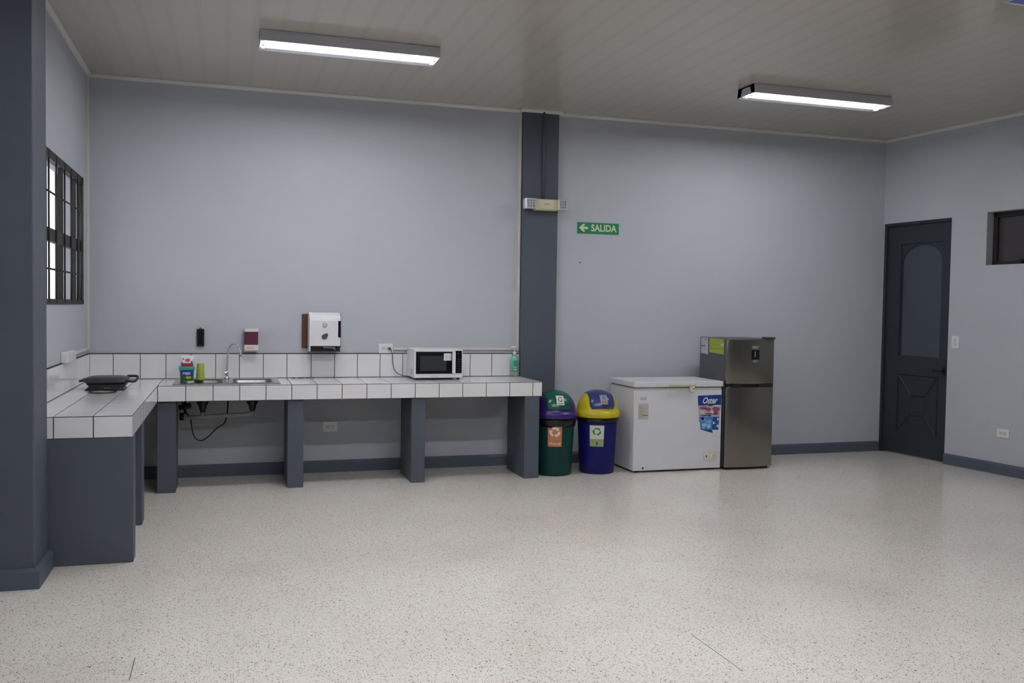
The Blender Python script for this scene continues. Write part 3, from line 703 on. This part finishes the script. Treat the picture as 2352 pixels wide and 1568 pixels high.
# pump bottle
bo = thing('soap_pump_bottle', 'clear pump bottle with green liquid at the right end of the counter', 'bottle', (3.604, -.060, ZC))
bx, by = 3.604, -.060
gm = glass('clear_plastic', (0.88, 0.92, 0.90, 1), .05)
MB().lathe(bx, by, [(.033, ZC+.001), (.036, ZC+.006), (.036, ZC+.045)], 24).build('clear_base', pm('bottle_clear', (176, 186, 184), .15, alpha=.6), bo)
MB().lathe(bx, by, [(.036, ZC+.0455), (.036, ZC+.165), (.032, ZC+.178), (.016, ZC+.192), (.014, ZC+.20)], 24).build('bottle_body', pm('green_liquid', (116, 190, 164), .15, var=.08, scale=20), bo)
lbl = MB(); plb = conep(bx, by, .036, ZC, .036, ZC+1, math.atan2(-8, -2.5)+0.25, .0008)
grid_patch(lbl, -.018, .022, ZC+.095, ZC+.150, plb, 0, 8, 2); grid_patch(lbl, -.02, .02, ZC+.085, ZC+.089, plb, 1, 8, 1); grid_patch(lbl, -.01, .016, ZC+.060, ZC+.070, plb, 1, 6, 1)
lbl.build('front_label', [pm('label_darkgreen', (60, 150, 124), .4), pm('label_pale', (180, 220, 205), .4)], bo)
MB().lathe(bx, by, [(.016, ZC+.200), (.016, ZC+.222), (.012, ZC+.226), (.005, ZC+.230), (.005, ZC+.268)], 20).build('pump_collar', m_white, bo)
MB().loft([rrect(bx-.034, bx+.014, by-.010, by+.010, .008, ZC+.266), rrect(bx-.036, bx+.016, by-.010, by+.010, .008, ZC+.276), rrect(bx-.020, bx+.014, by-.008, by+.008, .007, ZC+.282)], smooth=False).build('pump_head', m_white, bo)

# ------------------------------------------------------------------ recycling bins
def bin_(cx, cy, body, lid, flapc, label, cat, low, lab, name='recycling_bin'):
    t = thing(name, label, cat, (cx, cy, 0), 'domed recycling bins')
    MB().lathe(cx, cy, [(.150, .002), (.155, .012), (.176, .44), (.182, .50), (.178, .50)], 48).build('bin_body', body, t)
    # black liner folded over the rim
    loops = []
    for k, (r, zz) in enumerate(((.1845, .500), (.188, .485), (.187, .465), (.183, low))):
        loops.append([(cx+(r+.0022*math.sin(i*1.7+k))*math.cos(2*math.pi*i/48), cy+(r+.0022*math.sin(i*1.7+k))*math.sin(2*math.pi*i/48), zz+(.006*math.sin(i*.9+cx*7)+.004*math.sin(i*2.3) if k == 3 else 0)) for i in range(48)])
    MB().loft(loops, cap0=False, cap1=False).build('bin_liner', pm('liner_black', (16, 15, 18), .3), t, solid=.0015)
    R, Hh, zb = .188, .180, .556
    prof = [(.196, .502), (.203, .506), (.204, .540), (.200, .551), (.190, .556)]
    prof += [(R*math.cos(math.radians(a))**.85, zb+Hh*math.sin(math.radians(a))) for a in (8, 18, 28, 38, 48, 58, 68, 78, 85)]
    ld = MB().lathe(cx, cy, prof, 48).build('lid', lid, t)
    # swing flap: a band running up over the dome
    fa = math.radians(-90-6)      # facing direction
    fd = Vector((math.cos(fa), math.sin(fa), 0)); sd = Vector((-math.sin(fa), math.cos(fa), 0))
    def dome(u, el, off):
        x = u; rr = math.sqrt(max(0.02, 1-(x/R)**2)); c = max(0.0, math.cos(el))**.85 if el < math.pi/2 else -(max(0.0, -math.cos(el))**.85)
        p = Vector((cx, cy, zb))+sd*x*(1+off)+fd*(R*(1+off)*rr*c)+Vector((0, 0, Hh*(1+off)*rr**.9*math.sin(el)))
        return p
    fl = MB(); NU, NE = 14, 18; vs = []
    for j in range(NE+1):
        el = math.radians(10+(150-10)*j/NE)
        wdt = .112*(1-.12*max(0, j/NE))
        if j == 0: wdt *= .86
        if j == 1: wdt *= .97
        for i in range(NU+1): vs.append(dome(-wdt+2*wdt*i/NU, el, .022))
    fl.add(vs, [(j*(NU+1)+i, j*(NU+1)+i+1, (j+1)*(NU+1)+i+1, (j+1)*(NU+1)+i) for j in range(NE) for i in range(NU)], 0, True)
    fo = fl.build('swing_flap', flapc, t, solid=.003)
    # sticker on the flap
    sk_ = MB()
    def pf(x, e): return dome(x, math.radians(e), .048)
    nx = 6
    vs = [pf(-.024+.064*i/nx, 22+30*j/nx) for j in range(nx+1) for i in range(nx+1)]
    sk_.add(vs, [(j*(nx+1)+i, j*(nx+1)+i+1, (j+1)*(nx+1)+i+1, (j+1)*(nx+1)+i) for j in range(nx) for i in range(nx)], 0, True)
    def pf2(x, e): return dome(x, math.radians(e), .053)
    if lab == 'green':
        recycle(sk_, 0, 0, 1.0, lambda x, y: pf2(.008+x*.019, 39+y*9), 1)
        for i in range(6): sk_.add([pf2(-.016+i*.008, 24), pf2(-.011+i*.008, 24), pf2(-.011+i*.008, 27), pf2(-.016+i*.008, 27)], [(0, 1, 2, 3)], 2)
        sk_.build('flap_sticker', [pm('sticker_white', (212, 212, 200), .5), pm('sticker_olive', (110, 96, 70), .5, var=.4, scale=80), pm('ink', (60, 60, 64), .6)], fo)
    else:
        flat(sk_, [(.012+.016*math.cos(a*math.pi/6), 42+7*math.sin(a*math.pi/6)) for a in range(12)], pf2, 1)
        flat(sk_, [(-.014, 26), (.030, 25), (.026, 31), (-.010, 30)], pf2, 2)
        sk_.build('flap_sticker', [pm('sticker_beige', (150, 146, 140), .5, var=.25, scale=70), pm('sticker_violet', (110, 100, 160), .5), pm('sticker_rust', (120, 90, 84), .5)], fo)
    # body sticker facing the room
    a0 = math.atan2(-8.05-cy, 1.075-cx)
    if lab == 'green': off, w, z0, z1 = .006, .056, .262, .456
    else: off, w, z0, z1 = -.001, .057, .250, .438
    place = conep(cx, cy, .155, .012, .176, .44, a0+off/.16, .0012); place2 = conep(cx, cy, .155, .012, .176, .44, a0+off/.16, .0024)
    s = MB()
    if lab == 'green':
        grid_patch(s, -w, w, z0, z1, place, 0, 14, 6)
        recycle(s, 0, z1-.066, .042, place2, 1)
        s.add([place2(-w, z0+.052), place2(w, z0+.052), place2(w, z0+.055), place2(-w, z0+.055)], [(0, 1, 2, 3)], 1)
        put_text(s, 'RECICLAJE', .022, lambda x, zz: place2(x, z0+.026+zz), 1, bold=.0006, sx=.92)
        for i in range(5): s.add([place2(-.02+i*.008, z0+.040), place2(-.014+i*.008, z0+.040), place2(-.014+i*.008, z0+.050), place2(-.02+i*.008, z0+.050)], [(0, 1, 2, 3)], 2)
        s.build('body_sticker', [pm('sticker_orange', (196, 120, 78), .5), pm('sticker_white', (212, 212, 200), .5), pm('sticker_green', (80, 140, 100), .5)], t)
    else:
        grid_patch(s, -w, w, z0+.065, z1, place, 0, 14, 5); grid_patch(s, -w, w, z0, z0+.065, place, 2, 14, 3)
        recycle(s, 0, z1-.054, .034, place2, 1)
        for i in range(9): s.add([place2(-.048+i*.011, z0+.058), place2(-.041+i*.011, z0+.058), place2(-.041+i*.011, z0+.068), place2(-.048+i*.011, z0+.068)], [(0, 1, 2, 3)], 3)
        flat(s, [(.001+.008*math.cos(a*math.pi/5), z0+.028+.018*math.sin(a*math.pi/5)) for a in range(10)], place2, 4)
        s.build('body_sticker', [pm('sticker_white', (212, 212, 200), .5), pm('sticker_recycle_green', (50, 136, 84), .5), pm('sticker_sage', (142, 168, 120), .5), pm('sticker_grey', (150, 156, 140), .5), pm('sticker_olive2', (70, 90, 50), .5)], t)
    return t
bin_(3.846, -.500, pm('bin_green', (6, 62, 56), .5, spec=.3, var=.03), pm('lid_purple', (50, 24, 108), .35, var=.03), pm('flap_green', (8, 86, 72), .25, var=.03),
     'green recycling bin with purple dome lid and orange sticker beside the counter', 'bin', .435, 'green')
bin_(4.256, -.500, pm('bin_blue', (16, 16, 98), .5, spec=.3, var=.03), pm('lid_yellow', (200, 182, 24), .35, var=.03), pm('flap_blue', (50, 60, 118), .25, var=.03),
     'blue recycling bin with yellow dome lid beside the white freezer', 'bin', .462, 'blue')

# ------------------------------------------------------------------ chest freezer
fz = thing('chest_freezer', 'white chest freezer with a blue poster between the bins and the fridge', 'freezer', (4.98, -.39, 0))
m_fz = pm('freezer_white', (214, 215, 220), .35, var=.02); m_seal = pm('seal_cream', (205, 203, 188), .5)
fx0, fx1, fy0, fy1 = 4.541, 5.424, -.660, -.130
MB().box(fx0, fx1, fy0, fy1, .018, .742).build('cabinet', m_fz, fz, bevel=.006)
MB().box(fx0+.004, fx1-.004, fy0+.004, fy1-.004, .742, .760).build('lid_seal', m_seal, fz)
MB().box(fx0+.006, fx1-.006, fy0+.008, fy1-.006, .760, .768).build('lid_gap', m_black, fz)  # black filler strip; the shade of the gap is put into its colour
MB().box(fx0-.004, fx1+.008, fy0-.012, fy1, .768, .820).build('lid', m_fz, fz, bevel=.008)
h = MB().box(4.876, 5.138, -.700, -.672, .782, .806).build('lid_handle', m_cream, fz, bevel=.006)
MB().box(5.080, 5.126, -.694, -.664, .728, .790).build('lock', m_cream, h, bevel=.004)
MB().tube([(5.110, -.693, .752), (5.110, -.6965, .752)], .005, 10).build('keyhole', m_black, h)
for x in (fx0+.06, fx1-.06):
    for y in (fy0+.06, fy1-.06): MB().lathe(x, y, [(.022, .0), (.022, .018)], 12).build('foot', m_black, fz)
Pf = lambda x, zz, e=.0: (x, fy0-.0012-e, zz)
ps_ = MB()
flat(ps_, [(5.176, .687), (5.420, .693), (5.417, .600), (5.181, .596)], lambda x, z_: Pf(x, z_), 0)
# meat photo band
flat(ps_, [(5.181, .596), (5.417, .600), (5.402, .492), (5.192, .492)], lambda x, z_: Pf(x, z_), 1)
flat(ps_, [(5.192, .492), (5.402, .492), (5.394, .369), (5.211, .375)], lambda x, z_: Pf(x, z_), 3)
flat(ps_, [(5.211, .377), (5.328, .371), (5.340, .341)], lambda x, z_: Pf(x, z_), 0)
random.seed(9)
def blob(cx, cz, rx, rz, mi, k=9, e=.0006, jit=.25):
    flat(ps_, [(cx+rx*(1+random.uniform(-jit, jit))*math.cos(2*math.pi*i/k), cz+rz*(1+random.uniform(-jit, jit))*math.sin(2*math.pi*i/k)) for i in range(k)], lambda x, z_: Pf(x, z_, e), mi)
for cx, cz, rx, rz, mi in ((5.235, .572, .045, .016, 2), (5.285, .560, .03, .018, 2), (5.225, .530, .03, .006, 4), (5.29, .520, .04, .010, 2), (5.365, .560, .038, .028, 2), (5.36, .520, .030, .014, 5),
                           (5.31, .598, .03, .008, 6), (5.325, .535, .012, .022, 4), (5.245, .505, .04, .006, 6), (5.375, .590, .035, .008, 4), (5.215, .548, .02, .004, 4), (5.30, .503, .02, .006, 6)): blob(cx, cz, rx, rz, mi)
for cx, cz, rx, rz, mi in ((5.24, .468, .035, .012, 8), (5.29, .45, .03, .02, 8), (5.245, .42, .025, .018, 9), (5.24, .395, .022, .012, 8), (5.295, .405, .022, .022, 9), (5.228, .478, .018, .014, 0)): blob(cx, cz, rx, rz, mi)
flat(ps_, [(5.335, .488), (5.400, .488), (5.392, .372), (5.330, .372)], lambda x, z_: Pf(x, z_, .0005), 7)
for cx, cz in ((5.345, .435), (5.387, .470), (5.385, .405)): blob(cx, cz, .010, .013, 4, 10, .0012, .08)
for zz in (.425, .395): flat(ps_, [(5.358, zz), (5.372, zz), (5.372, zz+.006), (5.358, zz+.006)], lambda x, z_: Pf(x, z_, .001), 8)
put_text(ps_, 'Oster', .078, lambda x, zz: Pf(5.296+x, .640+zz, .0008), 10, shear=.35, bold=.0022, sx=.80)
for i in range(11): flat(ps_, [(5.262+i*.0075, .611), (5.267+i*.0075, .611), (5.267+i*.0075, .615), (5.262+i*.0075, .615)], lambda x, z_: Pf(x, z_, .0008), 8)
pmats = [pm('poster_blue', (34, 56, 138), .3), pm('poster_plate', (180, 170, 180), .3), pm('poster_meat', (150, 90, 112), .3, var=.35, scale=90), pm('poster_ice', (70, 130, 190), .3, var=.25, scale=30),
         pm('poster_white', (210, 212, 218), .3), pm('poster_red_meat', (150, 60, 84), .3, var=.3, scale=90), pm('poster_shadow', (60, 52, 66), .3), pm('poster_navy', (38, 70, 140), .3), pm('poster_sky', (120, 170, 215), .3, var=.2, scale=40), pm('poster_pale', (150, 200, 226), .3), m_white]
ps_.build('poster', pmats, fz)
lb = MB(); flat(lb, [(4.583, .481), (4.684, .481), (4.683, .625), (4.582, .625)], lambda x, z_: Pf(x, z_), 0)
for i in range(9): flat(lb, [(4.590, .600-i*.012), (4.590+.03+.05*((i*7) % 5)/5, .600-i*.012), (4.590+.03+.05*((i*7) % 5)/5, .604-i*.012), (4.590, .604-i*.012)], lambda x, z_: Pf(x, z_, .0006), 1)
flat(lb, [(4.626, .515), (4.680, .515), (4.680, .521), (4.626, .521)], lambda x, z_: Pf(x, z_, .0008), 2)
lb.build('energy_label', [pm('label_grey', (186, 186, 174), .6), pm('label_lines', (140, 138, 128), .6), pm('ink', (60, 60, 64), .6)], fz)
lb = MB()
for i in range(4): flat(lb, [(4.600+i*.016, .655), (4.612+i*.016, .655), (4.612+i*.016, .683), (4.600+i*.016, .683)], lambda x, z_: Pf(x, z_), 0)
lb.build('brand_mark', pm('mark_grey', (176, 176, 182), .4), fz)
cpz = MB().box(5.252, 5.374, fy0-.004, fy0, .094, .166).build('control_plate', m_cream, fz, bevel=.002)
MB().box(5.272, 5.280, fy0-.007, fy0-.004, .118, .138).build('indicator', m_black, cpz)
kn = MB().xform(lambda p: p)
kv = [[(5.342+r*math.cos(2*math.pi*i/20), y, .130+r*math.sin(2*math.pi*i/20)) for i in range(20)] for r, y in ((.023, fy0-.004), (.021, fy0-.016), (.017, fy0-.017))]
kn.loft(kv, smooth=False).build('dial', m_cream, cpz)
rg = MB(); N_ = 20; vs = [(5.342+r*math.cos(-.6+4.6*i/N_), fy0-.0175, .130+r*math.sin(-.6+4.6*i/N_)) for r in (.0125, .0150) for i in range(N_+1)]
rg.add(vs, [(i, i+1, N_+2+i, N_+1+i) for i in range(N_)]).build('dial_marking', pm('mark_brown', (110, 96, 80), .5), cpz)
dk = [[(4.637+r*math.cos(2*math.pi*i/12), y, .042+r*math.sin(2*math.pi*i/12)) for i in range(12)] for r, y in ((.009, fy0), (.009, fy0-.003))]
MB().loft(dk, smooth=False).build('drain_plug', m_black, fz)

# ------------------------------------------------------------------ fridge
fg = thing('refrigerator', 'dark stainless two-door fridge with a yellow label standing right of the freezer', 'fridge', (5.695, -.45, 0))
m_fg = pm('dark_stainless', (134, 130, 123), .27, metal=.95, var=.05, scale=2); m_fs = pm('fridge_side_grey', (84, 87, 92), .45)
gx0, gx1, gy0, gy1 = 5.446, 5.944, -.660, -.195
MB().box(gx0, gx1, gy0+.006, gy1, .022, 1.212).build('cabinet', m_fs, fg, bevel=.004)
def fdoor(z0, z1):
    lp0 = []
    for zz in (z0, z1):
        pts = [(gx0, gy0, zz), (gx1, gy0, zz)]
        cv = [(gx1-(gx1-gx0)*i/12, -.692-.030*math.sin(math.pi*i/12), zz) for i in range(13)]
        lp0.append(pts+cv)
    return MB().loft(lp0, smooth=True)
fdoor(.795, 1.205).build('freezer_door', m_fg, fg, bevel=.003)
ld = fdoor(.024, .764).build('fridge_door', m_fg, fg, bevel=.003)
MB().box(gx0+.004, gx1-.004, -.695, gy0, .764, .795).box(gx0+.05, gx0+.17, -.716, -.69, .768, .792).box(gx1-.17, gx1-.04, -.716, -.69, .768, .792).build('grip_recess', pm('recess_black', (28, 28, 30), .4), fg)
MB().box(gx0+.02, gx1-.02, -.66, gy1, .0, .022).build('plinth', m_black, fg)
MB().box(gx1-.09, gx1-.002, -.715, -.62, 1.206, 1.226).build('hinge_cover', pm('hinge_grey', (60, 60, 64), .5), fg, bevel=.003)
MB().box(5.692, 5.757, -.7225, -.717, 1.120, 1.146).build('badge', pm('badge_silver', (150, 152, 150), .3, metal=.4, var=.2, scale=90), fg)
dp = MB().box(5.677, 5.772, -.724, -.716, .982, 1.112, 0).box(5.685, 5.765, -.7255, -.723, 1.020, 1.106, 1)
put_text(dp, '1', .075, lambda x, zz: (5.722+x, -.7262, 1.066+zz), 2, bold=.002)
dp.box(5.700, 5.752, -.7258, -.7235, .990, 1.016, 3)
dp.build('display_panel', [pm('display_frame', (92, 92, 92), .3, metal=.5), m_blackg, pm('digit_grey', (120, 122, 122), .5), pm('display_print', (120, 118, 112), .4, var=.3, scale=80)], fg)
Pg = lambda y, zz, e=0.: (gx0-.0012-e, y, zz)
st = MB()
st.add([Pg(-.640, 1.062), Pg(-.372, 1.072), Pg(-.372, 1.207), Pg(-.640, 1.204)], [(0, 1, 2, 3)], 0)
st.add([Pg(-.64, 1.13, .0006), Pg(-.56, 1.15, .0006), Pg(-.64, 1.17, .0006)], [(0, 1, 2)], 1)
for i in range(3): st.add([Pg(-.62+i*.085, 1.105, .0006), Pg(-.565+i*.085, 1.107, .0006), Pg(-.565+i*.085, 1.113, .0006), Pg(-.62+i*.085, 1.111, .0006)], [(0, 1, 2, 3)], 2)
st.build('energy_label', [pm('label_lime', (166, 178, 66), .5, var=.08, scale=20), pm('label_arrow', (190, 188, 178), .5), pm('label_olive', (120, 124, 40), .5)], fg)
st = MB()
st.add([Pg(-.352, 1.050), Pg(-.215, 1.055), Pg(-.215, 1.206), Pg(-.352, 1.208)], [(0, 1, 2, 3)], 0)
st.add([Pg(-.30, 1.122, .0006), Pg(-.222, 1.124, .0006), Pg(-.222, 1.134, .0006), Pg(-.30, 1.132, .0006)], [(0, 1, 2, 3)], 1)
st.add([Pg(-.315, 1.185, .0006), Pg(-.295, 1.185, .0006), Pg(-.295, 1.195, .0006), Pg(-.315, 1.195, .0006)], [(0, 1, 2, 3)], 2)
st.build('side_label', [pm('label_pale_blue', (186, 192, 200), .6), pm('label_maroon', (110, 60, 66), .5), pm('ink', (60, 60, 64), .6)], fg)

# ------------------------------------------------------------------ ceiling lights
m_fix = pm('lamp_housing', (196, 196, 204), .4); m_fixin = pm('lamp_reflector', (230, 230, 228), .5)
def fixture(x0, x1, y, label, group='fluorescent ceiling lights', tm=None):
    t = thing('fluorescent_light', label, 'ceiling light', ((x0+x1)/2, y, H), group)
    hw = .132; zt = H-.002; zl = H-.072; e0, e1 = x0-.035, x1+.035
    o = MB()
    # side wings, ends and top tray
    iw = .078
    for q in (-1, 1):
        o.prism([(y+q*(iw-.02), zt), (y+q*(hw-.012), zt), (y+q*hw, zl-.004), (y+q*(hw-.003), zl-.004), (y+q*iw, zl+.004), (y+q*(iw-.02), zt-.012)], e0, e1, axis='x')
    o.prism([(y-iw+.019, zt), (y-iw+.019, zt-.012), (y+iw-.019, zt-.012), (y+iw-.019, zt)], e0, e1, axis='x')
    for a, b in ((e0, e0+.004), (e1-.004, e1)):
        o.prism([(y-hw+.012, zt), (y-hw+.001, zl-.003), (y+hw-.001, zl-.003), (y+hw-.012, zt)], a, b, axis='x')
    o.build('housing', m_fix, t)
    MB().prism([(y-.035, zt-.012), (y-.030, zt-.024), (y+.030, zt-.024), (y+.035, zt-.012)], e0+.004, e1-.004, axis='x').build('reflector_ridge', m_fixin, t)
    for s in (-1, 1):
        yy = y+s*.045
        MB().tube([(x0, yy, zl+.018), (x1, yy, zl+.018)], .015, 14).build('tube', tm or m_tube, t)
        for xa in (x0, x1):
            MB().box(xa-.020 if xa == x0 else xa, xa if xa == x0 else xa+.020, yy-.014, yy+.014, zl-.014, zt-.012).build('lamp_holder', m_fixin, t)
    return t
f1 = fixture(1.310, 2.462, -1.60, 'lit twin-tube fluorescent light above the counter, left one in view')
f2 = fixture(5.120, 6.375, -1.50, 'lit twin-tube fluorescent light nearer the door, right one in view', tm=m_tube2)
fixture(1.31, 2.51, -4.3, 'lit twin-tube fluorescent light of the second row, above the open floor')
fixture(2.80, 4.00, -4.3, 'lit unseen twin-tube light added to the second row to brighten the floor')  # added lamp out of view, placed to brighten the floor near the centre
fixture(1.31, 2.51, -7.1, 'lit twin-tube fluorescent light of the third row, above the camera')
fixture(3.00, 4.20, -7.1, 'lit unseen twin-tube light added to the third row, beside the one over the camera')  # added lamp out of view, kept left so the right floor stays darker
tag(MB().box(5.380, 6.00, -4.00, -3.808, H-.012, H-.002, 0).box(5.372, 6.008, -3.808, -3.790, H-.014, H-.002, 1).box(5.366, 5.380, -4.00, -3.790, H-.014, H-.002, 1).build('ceiling_banner', [pm('banner_blue', (96, 112, 190), .5), pm('banner_trim', (200, 200, 205), .5)]),
    'blue panel with a white edge on the ceiling in the top right corner', 'panel')
